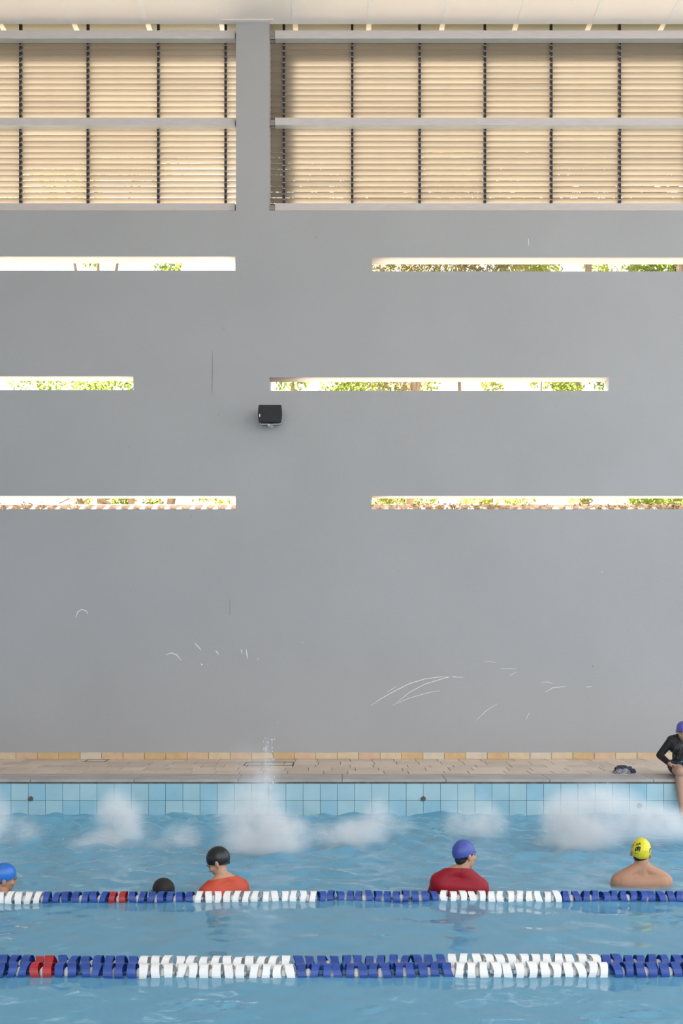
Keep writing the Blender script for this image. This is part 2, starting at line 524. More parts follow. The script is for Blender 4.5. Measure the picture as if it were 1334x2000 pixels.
# ------------------------------------------------------------------ deck, coping, skirting
bm = bmesh.new()
box(bm, XL, XR + 6, YE + .02, YW, ZD - .35, ZD - .012)
floor = tag(link('floor', bm_mesh(bm), M['grout']), 'stone tiled deck between the pool and the grey wall', kind='structure')
YC = 12.21                    # back edge of the concrete coping
tile_me = {}
def tile_mesh(wd, dp, th, bev, m):
    k = (round(wd, 3), round(dp, 3), round(th, 3), m.name)
    if k not in tile_me:
        me = box_mesh(-wd / 2, wd / 2, -dp / 2, dp / 2, -th, 0, 0)
        b = bmesh.new(); b.from_mesh(me)
        top = [f for f in b.faces if f.normal.z > .9]
        bmesh.ops.inset_region(b, faces=top, thickness=bev, depth=bev * .6)
        b.to_mesh(me); b.free()
        me.materials.append(m)
        tile_me[k] = me
    return tile_me[k]
rows = [.30, .33, .30, .34, .295]
y = YC + .004
for r, dp in enumerate(rows):
    dp = min(dp, YW - y - .004)
    x = -5.25 + random.uniform(0, .3)
    while x < 5.6:
        wd = random.choice([.298, .298, .298, .45])
        if abs(x) > 5.6: break
        link('deck_tile', tile_mesh(wd - .009, dp - .009, .03, .003, M['deck']), None, floor,
             (x + wd / 2, y + dp / 2, ZD - random.uniform(0, .003)), (random.uniform(-.004, .004), random.uniform(-.004, .004), 0))
        x += wd
    y += dp
for x0 in np.arange(-6.1, 6.2, 1.22):
    link('coping_slab', box_mesh(x0 + .003, x0 + 1.217, YE - .02, YC, ZD - .03, ZD + .001, .004), M['coping'], floor)
link('coping_shadow_gap', box_mesh(XL, XR + 6, YE + .002, YE + .04, ZD - .05, ZD - .028), M['coping_shadow_gap'], floor)  # dark strip standing in for the shaded gap below the coping
pitch = 41.8 * YW / F
x = wx(-52, YW)
k = 0
while x < 5.3:
    link('skirting_tile', box_mesh(x + .003, x + pitch - .003, YW - .014, YW + .002, ZD, ZD + .088 + random.uniform(-.003, .003), .003),
         random.choices(M['skirt'], [4, 5, 2, 4])[0], wall)
    x += pitch
# covers let into the deck
def cover(x0, x1, y0, y1):
    bm = bmesh.new()
    t = .014
    for a in ((x0, x1, y0, y0 + t), (x0, x1, y1 - t, y1), (x0, x0 + t, y0, y1), (x1 - t, x1, y0, y1)):
        box(bm, *a, ZD - .004, ZD + .004)
    link('cover_frame', bm_mesh(bm), M['dark_steel'], floor)
cover(wx(165, 13.5), wx(207, 13.5), 13.44, 13.70)
cover(wx(478, 13.2), wx(574, 13.2), 13.02, 13.40)

# ------------------------------------------------------------------ pool
bm = bmesh.new()
box(bm, XL, XR + 6, YE + .012, YE + .3, -1.6, ZD - .05)
pool = tag(link('wall_pool', bm_mesh(bm), M['pool_grout']), 'pool wall faced with square aqua tiles', kind='structure')
tp = 33.55 * YE / F
x = wx(-52, YE) - tp * 0
x = wx(21.6, YE) - 6 * tp
while x < 4.9:
    for z in (0, 1):
        me = box_mesh(x + .002, x + tp - .002, YE - .001, YE + .014, ZD - .05 - (z + 1) * .2 + .002, ZD - .05 - z * .2 - .002, .0015)
        link('pool_tile', me, random.choice(M['pool_tile']), pool)
    x += tp
link('submerged_facing', box_mesh(XL, XR + 6, YE - .001, YE + .014, -1.5, ZD - .452), M['pool_tile'][0], pool)
for px_, py_ in ((60, 1560), (827, 1560), (1249, 1574)):
    bm = bmesh.new()
    c = (wx(px_, YE), YE - .012, wz(py_, YE))
    R = Matrix.Rotation(math.pi / 2, 4, 'X')
    for rr, dd, off in ((.030, .02, 0), (.021, .03, -.004), (.009, .04, -.006)):
        bmesh.ops.create_cone(bm, cap_ends=True, segments=20, radius1=rr, radius2=rr * .9, depth=dd, matrix=Matrix.Translation((c[0], c[1] + off, c[2])) @ R)
    link('water_inlet', bm_mesh(bm), mat('inlet_plastic', (.16, .12, .12), .5, .4, var=.3, vscale=60), pool)
basin_m = mat('basin_tile', (.22, .55, .68), .4, .4, var=.12, vscale=2.5)
bm = bmesh.new()
box(bm, XL, XR + 6, 1.7, YE + .02, -1.6, -1.28)
tag(link('floor_pool', bm_mesh(bm), basin_m), 'blue tiled pool bottom', kind='structure')
bm = bmesh.new()
box(bm, XL, XR + 6, -9, 2.0, -1.6, ZD)
tag(link('floor_near', bm_mesh(bm), M['deck']), 'deck on the near side of the pool', kind='structure')

# water surface: calm in front, choppy towards the far side
xs = np.concatenate([np.linspace(XL, -4.6, 14, endpoint=False), np.arange(-4.6, 4.6, .02), np.linspace(4.6, XR + 6, 24)])
ys = np.concatenate([np.linspace(2.0, 4.6, 20, endpoint=False), np.arange(4.6, YE - .01, .024), [YE - .002]])
X, Y = np.meshgrid(xs, ys)
Z = np.zeros_like(X)
rng = np.random.RandomState(3)
amp_far = np.clip((Y - 7.6) / 2.2, 0, 1) ** 1.2
amp_near = .0006 + .0012 * np.clip(np.sin(X * .9 + 1.3) * np.sin(Y * 1.7 + X * .4) - .25, 0, 1)
for i in range(46):
    lam = rng.uniform(.10, .55)
    th = rng.uniform(-1.3, 1.3) + math.pi / 2
    kx, ky = 2 * math.pi / lam * math.cos(th), 2 * math.pi / lam * math.sin(th)
    ph = rng.uniform(0, 6.28)
    Z += (amp_far * .0026 * lam / .4 + amp_near * (lam / .4)) * np.sin(kx * X + ky * Y + ph + .8 * np.sin(X * 1.3 + i) + .6 * np.sin(Y * 2.1 + 2 * i))
# patches of sharper ripples on the calm lanes
SPOTS = [(380, 1962, 1.6), (440, 1966, 1.6), (720, 1973, .8), (1235, 1984, 2.0), (1290, 1975, 1.2), (1100, 1851, .9), (740, 1828, .7), (1315, 1800, 1.2),
         (1285, 1792, .8), (20, 1852, .9), (1165, 1997, .9), (115, 1850, .6), (730, 1998, .8), (910, 1915, 1.2), (120, 1925, 1.0), (1150, 1955, .5), (60, 1725, 1.2), (20, 1735, 1)]
for (a, b, k) in SPOTS:
    cy = EYE * F / (b - PY); cx = wx(a, cy)
    sx, sy = .09 * k, .035 * k + .02
    g = np.exp(-(((X - cx) / sx) ** 2) - ((Y - cy) / sy) ** 2)
    for j in range(5):
        lam = rng.uniform(.05, .13); th = rng.uniform(.5, 2.6); ph = rng.uniform(0, 6.28)
        Z += g * .0050 * lam / .08 * np.sin(2 * math.pi / lam * (X * math.cos(th) + Y * math.sin(th)) + ph)
ny, nx = X.shape
V = np.stack([X.ravel(), Y.ravel(), Z.ravel()], 1)
ii = np.arange(ny * nx).reshape(ny, nx)
Q = np.stack([ii[:-1, :-1], ii[:-1, 1:], ii[1:, 1:], ii[1:, :-1]], -1).reshape(-1, 4)
me = bpy.data.meshes.new('water')
me.vertices.add(len(V)); me.vertices.foreach_set('co', V.ravel())
me.loops.add(Q.size); me.loops.foreach_set('vertex_index', Q.ravel())
me.polygons.add(len(Q)); me.polygons.foreach_set('loop_start', np.arange(len(Q)) * 4); me.polygons.foreach_set('loop_total', np.full(len(Q), 4))
me.update(calc_edges=True)
me.validate()
water = link('pool_water', me, M['water'], smooth=True)
tag(water, 'rippled blue water filling the swimming pool', 'water', kind='stuff')

# ------------------------------------------------------------------ ceiling / roof
SL = .0884                    # the roof falls towards the far wall
bm = bmesh.new()
vs = []
x0, x1, y0, y1, th = XL - .3, XR + .5, -5.0, YW + .05, .12
zr = lambda yy: ZC + SL * (YW - yy)
for xx, yy, up in ((x0, y0, 0), (x1, y0, 0), (x1, y1, 0), (x0, y1, 0), (x0, y0, 1), (x1, y0, 1), (x1, y1, 1), (x0, y1, 1)):
    vs.append(bm.verts.new((xx, yy, zr(yy) + up * .3)))
for f in ((0, 1, 2, 3), (4, 7, 6, 5), (0, 4, 5, 1), (1, 5, 6, 2), (2, 6, 7, 3), (3, 7, 4, 0)):
    bm.faces.new([vs[i] for i in f])
ceil = tag(link('ceiling', bm_mesh(bm), M['ceiling']), 'pale sheet metal ceiling of the pool hall', kind='structure')
# eave beyond the wall, a little higher
bm = bmesh.new()
box(bm, XL - .3, XR + .5, YW + .05, YW + .83, ZC + .13, ZC + .33)
eave = link('eave_soffit', bm_mesh(bm), M['eave'], ceil)
for k in range(-8, 10):
    px0 = 130 + 146.6 * k
    xw = wx(px0, YW)
    bm = bmesh.new()
    for s0, s1, dx in ((-.02, .62, 0), (.62, 1.5, .006), (1.5, 3.2, -.004), (3.2, 7, .003), (7, 13, 0)):
        pv = []
        for t, e in ((s0, 0), (s0, 1), (s1, 1), (s1, 0)):
            yy = YW - t
            pv.append(((xw + .037 * t) + dx + e * .072, yy, zr(yy)))
        lo = [bm.verts.new((a, b, c - .004)) for a, b, c in pv]
        hi = [bm.verts.new((a, b, c + .003)) for a, b, c in pv]
        bm.faces.new(lo); bm.faces.new(hi[::-1])
        for i in range(4):
            bm.faces.new((lo[i], lo[(i + 1) % 4], hi[(i + 1) % 4], hi[i]))
    link('seam_strip', bm_mesh(bm), M['seam'], ceil)
    link('seam_strip', box_mesh(xw, xw + .072, YW + .055, YW + .825, ZC + .127, ZC + .132), M['seam'], eave)
# flashing round the head of the pier
bm = bmesh.new()
box(bm, COL_X0 - .2, COL_X1 + .06, YW - .05, YW + .04, ZC - .004, ZC + .01)
link('flashing', bm_mesh(bm), M['ceiling'], ceil)

# ------------------------------------------------------------------ louvred windows
YRAIL = 13.88
YSL = 14.06                   # centre of the slats
PITCH = 11.15 * YSL / F
NSEG = 6
def slat_mesh(length):
    W, curve, th = .0985, .007, .0025
    prof = []
    for i in range(NSEG + 1):
        t = i / NSEG - .5
        prof.append((t * W, curve * (1 - 4 * t * t)))
    loop = prof + [(a, b - th) for a, b in prof[::-1]]
    V = [(s * length / 2, a, b) for s in (-1, 1) for a, b in loop]
    n = len(loop)
    Fc = [(i, (i + 1) % n, n + (i + 1) % n, n + i) for i in range(n)]
    for i in range(NSEG):
        Fc.append((i, n - 1 - i, n - 2 - i, i + 1))
        Fc.append((n + i, n + i + 1, 2 * n - 2 - i, 2 * n - 1 - i))
    me = bpy.data.meshes.new('slat')
    me.from_pydata(V, [], Fc)
    me.update()
    return me
TILT = math.radians(-20)       # outer edge down
rail_z = [(8.04, 8.146), (wz(244, YRAIL), wz(229.5, YRAIL)), (wz(75, YRAIL), wz(59, YRAIL))]
def carrier_mesh(z0, z1):
    bm = bmesh.new()
    box(bm, -.017, .017, -.025, .03, z0, z1)
    return bm_mesh(bm)
def louver_window(name, label, x0, x1, ups, rx0, rx1, br):
    win = tag(empty(name, ((x0 + x1) / 2, YSL, ZSILL)), label, kind='structure')
    ox, oy, oz = win.location
    for z0, z1 in rail_z:
        rl = link('rail', box_mesh(rx0 - ox, rx1 - ox, YRAIL - oy, YRAIL + .11 - oy, z0 - oz, z1 - oz, .004), M['white_metal'], win)
        bx0, bx1 = br
        bm = bmesh.new()
        box(bm, bx0 - ox, bx1 - ox, YRAIL + .03 - oy, YRAIL + .036 - oy, z0 + .0 - oz, z1 - .02 - oz)
        box(bm, bx0 - ox, bx1 - ox, YRAIL + .03 - oy, YRAIL + .10 - oy, z0 + .0 - oz, z0 + .006 - oz)
        for bz in (.03, .06):
            bmesh.ops.create_cone(bm, cap_ends=True, segments=6, radius1=.008, radius2=.008, depth=.016,
                                  matrix=Matrix.Translation(((bx0 + bx1) / 2 - ox, YRAIL + .025 - oy, z0 + bz - oz)) @ Matrix.Rotation(math.pi / 2, 4, 'X'))
        link('rail_bracket', bm_mesh(bm), M['bracket'], rl)
    xs_ = [x0] + ups + [x1]
    zk = [ZSILL + .10 + PITCH * i for i in range(31)]
    cm = carrier_mesh(.02, ZC + .13 - ZSILL)
    cm.materials.append(M['dark_steel'])
    clip = bmesh.new()
    for z in zk:
        box(clip, -.021, .021, -.034, -.024, z - ZSILL - .008, z - ZSILL + .004)
    clip = bm_mesh(clip); clip.materials.append(M['clip'])
    for u in ups:
        c = link('carrier', cm, None, win, (u - ox, 0, 0))
        link('clips', clip, None, c)
    for i in range(len(xs_) - 1):
        a, b = xs_[i] + (.012 if i else .002), xs_[i + 1] - (.012 if i < len(xs_) - 2 else .002)
        sm = slat_mesh(b - a); sm.materials.append(M['slat'])
        base = random.uniform(-.015, .015)
        for z in zk:
            if z > ZC - .02: continue
            link('slat', sm, None, win, ((a + b) / 2 - ox, random.uniform(-.001, .001), z - oz),
                 (TILT + base + random.gauss(0, .02), random.gauss(0, .0008), 0))
    return win
U = lambda p: wx(p, 14.0)
louver_window('window_1', 'louvred opening left of the grey pier', XL, COL_X0, [U(p) for p in (-358, -226, -94, 38, 170, 308, 440)],
              XL, wx(459, YRAIL), (wx(459, YRAIL), wx(462, YRAIL)))
louver_window('window_2', 'louvred opening right of the grey pier', COL_X1, 6.2, [U(p) for p in (554, 688, 820, 948, 1078, 1212, 1342)],
              wx(537, YRAIL), 6.2, (wx(526.5, YRAIL), wx(536.5, YRAIL)))
bm = bmesh.new()
box(bm, 6.2, XR, YW, YW + .6, ZSILL, ZC + .12)
link('pier', bm_mesh(bm), M['wall'], wall)

# ------------------------------------------------------------------ loudspeaker
sx0, sx1, sz0, sz1, sy = wx(503.5, 13.52), wx(551, 13.52), wz(824, 13.52), wz(790.5, 13.52), 13.52
spk = tag(empty('wall_speaker', ((sx0 + sx1) / 2, YW, sz0 - .02)), 'black box loudspeaker on a bracket on the grey wall', 'speaker')
ox, oy, oz = spk.location
hw, hh = (sx1 - sx0) / 2, (sz1 - sz0)
def barrel(y0, y1, inset, segs=10):
    bm = bmesh.new()
    rings = []
    for yy, sc in ((y0, 1 - inset), (y1, .80)):
        pts = []
        for s in (1, -1):
            for i in range(segs + 1):
                t = (i / segs - .5) * s
                pts.append((s * (hw - .014 * (2 * t) ** 2) * sc, (t + .5) * hh * (1 - 2 * inset * .3) + .02 + inset * hh * .3))
        rings.append([bm.verts.new((a, yy - oy, b)) for a, b in pts])
    n = len(rings[0])
    for i in range(n):
        bm.faces.new((rings[0][i], rings[0][(i + 1) % n], rings[1][(i + 1) % n], rings[1][i]))
    bm.faces.new(rings[0]); bm.faces.new(rings[1][::-1])
    bmesh.ops.bevel(bm, geom=[e for e in bm.edges if len(e.link_faces) == 2 and e.calc_face_angle(0) > .6], offset=.006, segments=2, affect='EDGES')
    return bm_mesh(bm)
link('cabinet', barrel(13.53, 13.73, 0), M['black_plastic'], spk)
link('grille', barrel(13.512, 13.54, .035), M['grille'], spk)
bm = bmesh.new()
box(bm, -hw + .02, -hw + .034, 13.505 - oy, 13.512 - oy, .085, .125, .002)
link('badge', bm_mesh(bm), M['badge'], spk)
bm = bmesh.new()
box(bm, -hw + .03, hw - .03, 13.58 - oy, 13.62 - oy, .002, .008)
box(bm, -.03, .03, 13.58 - oy, 0, .0, .006)
box(bm, -.05, .05, -.008, 0, .02, .14)
box(bm, -hw + .03, -hw + .036, 13.58 - oy, 13.62 - oy, .002, .12)
box(bm, hw - .036, hw - .03, 13.58 - oy, 13.62 - oy, .002, .12)
bmesh.ops.create_cone(bm, cap_ends=True, segments=10, radius1=.008, radius2=.008, depth=.035, matrix=Matrix.Translation((-.02, 13.58 - oy, -.008)) @ Matrix.Rotation(.9, 4, 'Y'))
link('bracket', bm_mesh(bm), M['badge'], spk)

# ------------------------------------------------------------------ lane ropes
R0 = .060
def ring_mesh(phase, a2, a1, name):
    bm = bmesh.new()
    n, L, th = 28, .048, .0045
    R = [[], [], [], []]
    for i in range(n):
        t = 2 * math.pi * i / n
        s = a2 * math.sin(2 * t + phase) + a1 * math.sin(t + phase * .7)
        bow = 1 - .05 * abs(math.sin(t * 1.5))
        l2 = L / 2 * (1 + .10 * math.cos(2 * t + phase))
        for k, (xx, rr) in enumerate(((-l2, R0), (l2, R0 * .985), (l2, R0 - th), (-l2, R0 - th))):
            R[k].append(bm.verts.new((xx + s, rr * math.cos(t) * bow, rr * math.sin(t) * bow)))
    for k in range(4):
        for i in range(n):
            j = (i + 1) % n
            bm.faces.new((R[k][i], R[k][j], R[(k + 1) % 4][j], R[(k + 1) % 4][i]))
    for q in range(3):                                   # spokes and hub
        a = phase + q * 2 * math.pi / 3
        Mx = Matrix.Rotation(a, 4, 'X')
        r = bmesh.ops.create_cube(bm, size=1, matrix=Mx @ Matrix.Translation((0, 0, .034)) @ Matrix.Diagonal((.034, .004, .046, 1)))
    bmesh.ops.create_cone(bm, cap_ends=True, segments=10, radius1=.013, radius2=.013, depth=.062, matrix=Matrix.Rotation(math.pi / 2, 4, 'Y'))
    return bm_mesh(bm, name)
rings = {}
for c in ('white', 'blue', 'red'):
    rings[c] = []
    for v in range(5):
        me = ring_mesh(v * 1.31 + .4, (.004 + .0025 * (v % 3)), .003 * ((v % 2) * 2 - 1), 'float_ring')
        me.materials.append(M['float_' + c])
        rings[c].append(me)
bmb = bmesh.new()
ellipsoid(bmb, (0, 0, 0), (.024, .034, .034), sub=2)
ball_me = bm_mesh(bmb); ball_me.materials.append(M['ball'])
ball_me.polygons.foreach_set('use_smooth', [True] * len(ball_me.polygons))
def seg_colour(i):
    if i in (0, 1): return 'red'
    if i < 0: return 'blue' if i >= -7 else ('white' if i >= -20 else 'blue')
    if i <= 8: return 'blue'
    return ('white', 'blue')[((i - 9) // 13) % 2]
def lane_rope(label, Yc, px_red, pxpitch, i0, i1, zc, wig):
    p = pxpitch * Yc / F
    xr = wx(px_red, Yc)
    rope = tag(empty('lane_rope', (0, Yc, zc)), label, 'lane rope', 'lane ropes across the pool')
    path = lambda x: (wig * math.sin(x * .8 + Yc * 5) + .4 * wig * math.sin(x * 2.3 + Yc), .004 * math.sin(x * 1.7 + Yc * 3))
    for i in range(i0, i1 + 1):
        x = xr + p * i
        dy, dz = path(x)
        c = seg_colour(i)
        link('float_ring', random.choice(rings[c]), None, rope, (x + random.gauss(0, .003), dy + random.gauss(0, .002), dz + random.gauss(0, .002)),
             (random.choice([0, math.pi / 2, math.pi]) + random.gauss(0, .18), 0, random.gauss(0, .05)))
        if i % 2 == 0:
            link('float_ball', ball_me, None, rope, (x + p / 2, dy, dz - .002))
    bm = bmesh.new()
    pts = [(xr + p * i, *path(xr + p * i)) for i in range(i0 - 1, i1 + 2)]
    tube(bm, pts, .005, 6)
    link('cable', bm_mesh(bm), M['cable'], rope)
    return rope
lane_rope('blue and white lane rope right in front of the bathers, single row of floats', 7.768, 224, 18.38, -16, 66, .011, .035)
lane_rope('outer rope of the doubled lane line, resting against its twin, farthest from the bathers', 6.034, 73, 23.5, -10, 58, .011, .012)
lane_rope('inner rope of the doubled lane line, between its twin and the single rope', 6.181, 77, 23.02, -10, 58, .011, .012)

# ------------------------------------------------------------------ people
def head_prims(bm, Mh, k=1.0, ears=True):
    """head at the origin of Mh, face towards +y; k scales it"""
    def e(c, r, rot=None, sub=3):
        ellipsoid(bm, (0, 0, 0), (1, 1, 1), Mh @ Matrix.Translation(Vector(c) * k) @ (Euler(rot).to_matrix().to_4x4() if rot else Matrix()) @ Matrix.Diagonal((r[0] * k, r[1] * k, r[2] * k, 1)), sub)
    e((0, -.008, .030), (.074, .094, .085))
    e((0, .032, -.030), (.060, .062, .078))
    e((0, .058, -.082), (.030, .026, .026))
    e((0, .030, -.070), (.048, .048, .036))
    e((0, .092, .018), (.045, .012, .012))
    e((0, .098, -.026), (.014, .018, .014))
    e((0, .088, -.005), (.010, .016, .028), (-.35, 0, 0))
    e((0, .086, -.058), (.022, .012, .010))
    for s in (-1, 1):
        e((s * .042, .062, -.022), (.022, .024, .020))
        if ears:
            e((s * .076, -.008, -.012), (.010, .020, .032), (.2, 0, s * .4))
def head_extras(Mh, k, parent, inv):
    for s in (-1, 1):
        bm = bmesh.new()
        ellipsoid(bm, (0, 0, 0), (1, 1, 1), inv @ Mh @ Matrix.Translation(Vector((s * .031, .0775, .002)) * k) @ Matrix.Diagonal((.010 * k, .008 * k, .006 * k, 1)), 2)
        link('eye', bm_mesh(bm), M['eye'], parent, smooth=True)
        bm = bmesh.new()
        ellipsoid(bm, (0, 0, 0), (1, 1, 1), inv @ Mh @ Matrix.Translation(Vector((s * .032, .091, .022)) * k) @ Matrix.Diagonal((.016 * k, .005 * k, .003 * k, 1)), 2)
        link('eyebrow', bm_mesh(bm), M['hair'], parent, smooth=True)

def cap_mesh(Mloc, k, grow=.007, front=.026, back=-.052, wrinkle=0.0, side=0.0):
    """swimming cap: dome over the cranium cut along a slanted brim"""
    bm = bmesh.new()
    vs = bmesh.ops.create_uvsphere(bm, u_segments=48, v_segments=40, radius=1)['verts']
    for v in vs:
        n = v.co.copy()
        d = 0.0
        if wrinkle:
            m_ = max(0, math.cos(math.atan2(n.x, -n.y) - side)) ** 2 * max(0, 1 - abs(n.z - .05) * 1.1)
            d = wrinkle * m_ * math.sin(n.z * 34 + 2 * math.sin(n.x * 3))
        v.co = Vector((n.x * (.074 + grow + d), n.y * (.094 + grow + d), n.z * (.085 + grow + d) + (.006 if n.z > 0 else 0) * n.z)) + Vector((0, -.008, .030))
    f, b = Vector((0, .09, front)), Vector((0, -.10, back))
    no = Vector((0, -(b - f).z, (b - f).y)).normalized()
    if no.z > 0: no = -no
    bmesh.ops.bisect_plane(bm, geom=list(bm.verts) + list(bm.edges) + list(bm.faces), plane_co=f, plane_no=no, clear_outer=True)
    rim = [e for e in bm.edges if e.is_boundary]
    r = bmesh.ops.extrude_edge_only(bm, edges=rim)
    for v in [g for g in r['geom'] if isinstance(g, bmesh.types.BMVert)]:
        c = Vector((0, -.008, v.co.z))
        v.co = c + (v.co - c) * .93
    bmesh.ops.transform(bm, matrix=Mloc @ Matrix.Scale(k, 4), verts=bm.verts)
    return bm_mesh(bm)

def hair_mesh(Mloc, k, low=-.085, grow=.003):
    bm = bmesh.new()
    for c, r in (((0, -.012, .030), (.074 + grow, .092 + grow, .086 + grow)), ((0, -.036, -.030), (.056, .046, .052))):
        ellipsoid(bm, (0, 0, 0), (1, 1, 1), Matrix.Translation(c) @ Matrix.Diagonal((*r, 1)), 3)
    f, b = Vector((0, .085, .045)), Vector((0, -.09, low))
    no = Vector((0, -(b - f).z, (b - f).y)).normalized()
    if no.z > 0: no = -no
    bmesh.ops.bisect_plane(bm, geom=list(bm.verts) + list(bm.edges) + list(bm.faces), plane_co=f, plane_no=no, clear_outer=True)
    bmesh.ops.transform(bm, matrix=Mloc @ Matrix.Scale(k, 4), verts=bm.verts)
    return bm_mesh(bm)

def hand_prims(bm, Mh, k=1.0, curl=.35, side=1):
    """palm from the wrist (origin) along +y, back of the hand +z, thumb on the side*x side"""
    P = lambda *c: Mh @ (Vector(c) * k)
    up = (Mh.to_3x3() @ Vector((0, 0, 1)))
    capsule(bm, P(0, 0, 0), P(0, .03, 0), .024 * k, .030 * k, 12, .62, up)
    capsule(bm, P(.018, .035, 0), P(.020, .078, -.002), .020 * k, .016 * k, 12, .75, up)
    capsule(bm, P(-.018, .035, 0), P(-.022, .072, -.002), .020 * k, .016 * k, 12, .75, up)
    for i, (fx, fl) in enumerate(((.030, .068), (.010, .078), (-.011, .072), (-.031, .056))):
        fx *= side
        a, p = 0.0, Vector((fx, .080 - abs(fx) * .18, 0))
        for j, part in enumerate((.45, .32, .25)):
            a += curl * (1 + .4 * j)
            q = p + Vector((fx * .10, math.cos(a), -math.sin(a))) * fl * part
            capsule(bm, P(*p), P(*q), (.0098 - .0009 * j) * k, (.0090 - .0011 * j) * k, 10)
            p = q
    a = Vector((.024 * side, .018, -.004)); b = Vector((.050 * side, .050, -.014)); c = Vector((.056 * side, .078, -.022))
    capsule(bm, P(*a), P(*b), .014 * k, .011 * k, 10)
    capsule(bm, P(*b), P(*c), .0105 * k, .0085 * k, 10)

def bather(label, X, Yp, ztop, H, yaw, sw, hyaw, hpitch, hroll, hk, skin_m, shirt=None, headgear=None, lean=0.0, thick=1.0, neck_r=.055, tilt=0.0, arms=0.16, slope=.03, hx=0.0, collar=.062, group='bathers standing in the pool'):
    """person standing on the pool floor; local +y is the way the chest faces"""
    H = ztop + 1.28                                 # feet on the pool floor
    root = tag(empty('person', (X, Yp, ztop - H), yaw), label, 'person', group)
    zs = H - .255 * hk - .022                       # shoulder line
    lean_v = lambda z: lean * max(0, z - H * .5) / (H * .5)
    hipz = H * .50
    def L(x, y, z): return Vector((x, y + lean_v(z), z + tilt * x))
    neck_b = L(0, -.01, zs + .03)
    hc = Vector((hx, lean_v(H) + .02, H - .125 * hk))
    Mh = Matrix.Translation(hc) @ Euler((hpitch, hroll, hyaw), 'XYZ').to_matrix().to_4x4()
    body = bmesh.new()
    def torso(bm, g):
        capsule(bm, L(-sw * .12, 0, hipz), L(sw * .12, 0, hipz), .115 * thick + g, .115 * thick + g, 18, .95)
        capsule(bm, L(0, .02, hipz), L(0, .035, zs - .15), .120 * thick + g, .118 * thick + g, 18)
        capsule(bm, L(-sw * .20, .012, zs - .17), L(sw * .20, .012, zs - .17), .108 * thick + g, .115 * thick + g, 18)
        capsule(bm, L(-sw * .32, -.012, zs - slope - .06), L(sw * .32, -.012, zs - slope - .06), .078 * thick + g, .078 * thick + g, 18)
        for s in (-1, 1):
            capsule(bm, L(s * .03, -.012, zs + .030), L(s * sw * .37, -.012, zs - slope - .030), .052 + g, .056 * thick + g, 14)      # trapezius to shoulder
            ellipsoid(bm, L(s * sw * .40, -.008, zs - slope - .052), (.062 * thick + g, .064 * thick + g, .072 + g))
    def upper_arms(bm, g, upto=1.0):
        for s in (-1, 1):
            a = L(s * sw * .41, -.005, zs - slope - .055)
            b = a + Vector((s * arms * .55, .10, -.245 * H / 1.6)) * upto
            capsule(bm, a, b, .052 * thick + g, .041 * thick + g, 14)
    torso(body, 0)
    upper_arms(body, 0)
    capsule(body, neck_b - Vector((0, 0, .06)), hc + Vector((0, -.018, -.045 * hk)), neck_r + .006, neck_r, 16)
    head_prims(body, Mh, hk)
    for s in (-1, 1):
        a = L(s * sw * .41, -.005, zs - slope - .055)
        b = a + Vector((s * arms * .55, .10, -.245 * H / 1.6))
        c = b + Vector((-s * .02, .17, -.13 * H / 1.6))
        capsule(body, b, c, .040 * thick, .027, 12)
        d = (c - b).normalized()
        sx = d.cross(Vector((0, 0, 1))).normalized()
        Mx = Matrix((( *sx, 0), (*d, 0), (*sx.cross(d), 0), (0, 0, 0, 1))).transposed()
        Mx = Matrix.Translation(c) @ Mx
        hand_prims(body, Mx, .92 * H / 1.65, .25, -s)
        kn = Vector((s * .10, .03, H * .27)); an = Vector((s * .11, 0, .075))
        capsule(body, (s * .085, 0, hipz - .02), kn, .082 * thick, .055, 14)
        capsule(body, kn, an, .054, .034, 14)
        capsule(body, an + Vector((0, -.03, -.04)), an + Vector((s * .02, .14, -.052)), .034, .024, 12)
    b = link('body', remesh(body, .0065, 8), skin_m, root)
    head_extras(Mh, hk, b, Matrix())
    if shirt:
        sh = bmesh.new()
        torso(sh, .013)
        upper_arms(sh, .012, .85)
        me = remesh(sh, .009, 16, cut=[((0, 0, zs + collar), (0, .25, 1)), ((0, 0, hipz - .04), (0, 0, -1))])
        link('shirt', me, shirt, root)
    sho = bmesh.new()
    capsule(sho, (-sw * .12, 0, hipz), (sw * .12, 0, hipz), .123 * thick, .123 * thick, 18, .95)
    for s in (-1, 1):
        capsule(sho, (s * .085, 0, hipz - .02), (s * .095, .015, H * .37), .094 * thick, .08, 14)
    link('shorts', remesh(sho, .010, 4), M['shorts'], root)
    if headgear: headgear(root, Mh, hk)
    return root

def cap_of(m, **kw):
    under = kw.pop('hair', True)
    def f(root, Mh, k):
        if under: link('hair', hair_mesh(Mh, k, kw.pop('low', -.075)), M['hair'], root, smooth=True)
        o = link('swim_cap', cap_mesh(Mh, k, **kw), m, root, smooth=True)
    return f
def only_hair(root, Mh, k):
    link('hair', hair_mesh(Mh, k, -.11, .010), M['hair'], root, smooth=True)

Rr = math.radians
# bare-backed man in the yellow cap
Yp = 8.30
ymat = print_mat('cap_yellow_print', (.80, .72, .03), (.015, .018, .01), 30, .52, .28,
                 [((-.07, -.04, wz(1637, Yp) + 1.215), .058), ((.085, -.035, wz(1637, Yp) + 1.18), .055)])
bather('bare-backed man in a yellow swim cap with dark print, seen from behind', wx(1253, Yp), Yp, wz(1637, Yp), 1.70, 0, .47, Rr(-14), Rr(4), Rr(5), 1.0,
       M['skin_a'], None, cap_of(ymat, hair=True, front=.02, back=-.074, wrinkle=.0030, side=.5, grow=.006, low=-.078), neck_r=.058, thick=1.12, slope=.030)
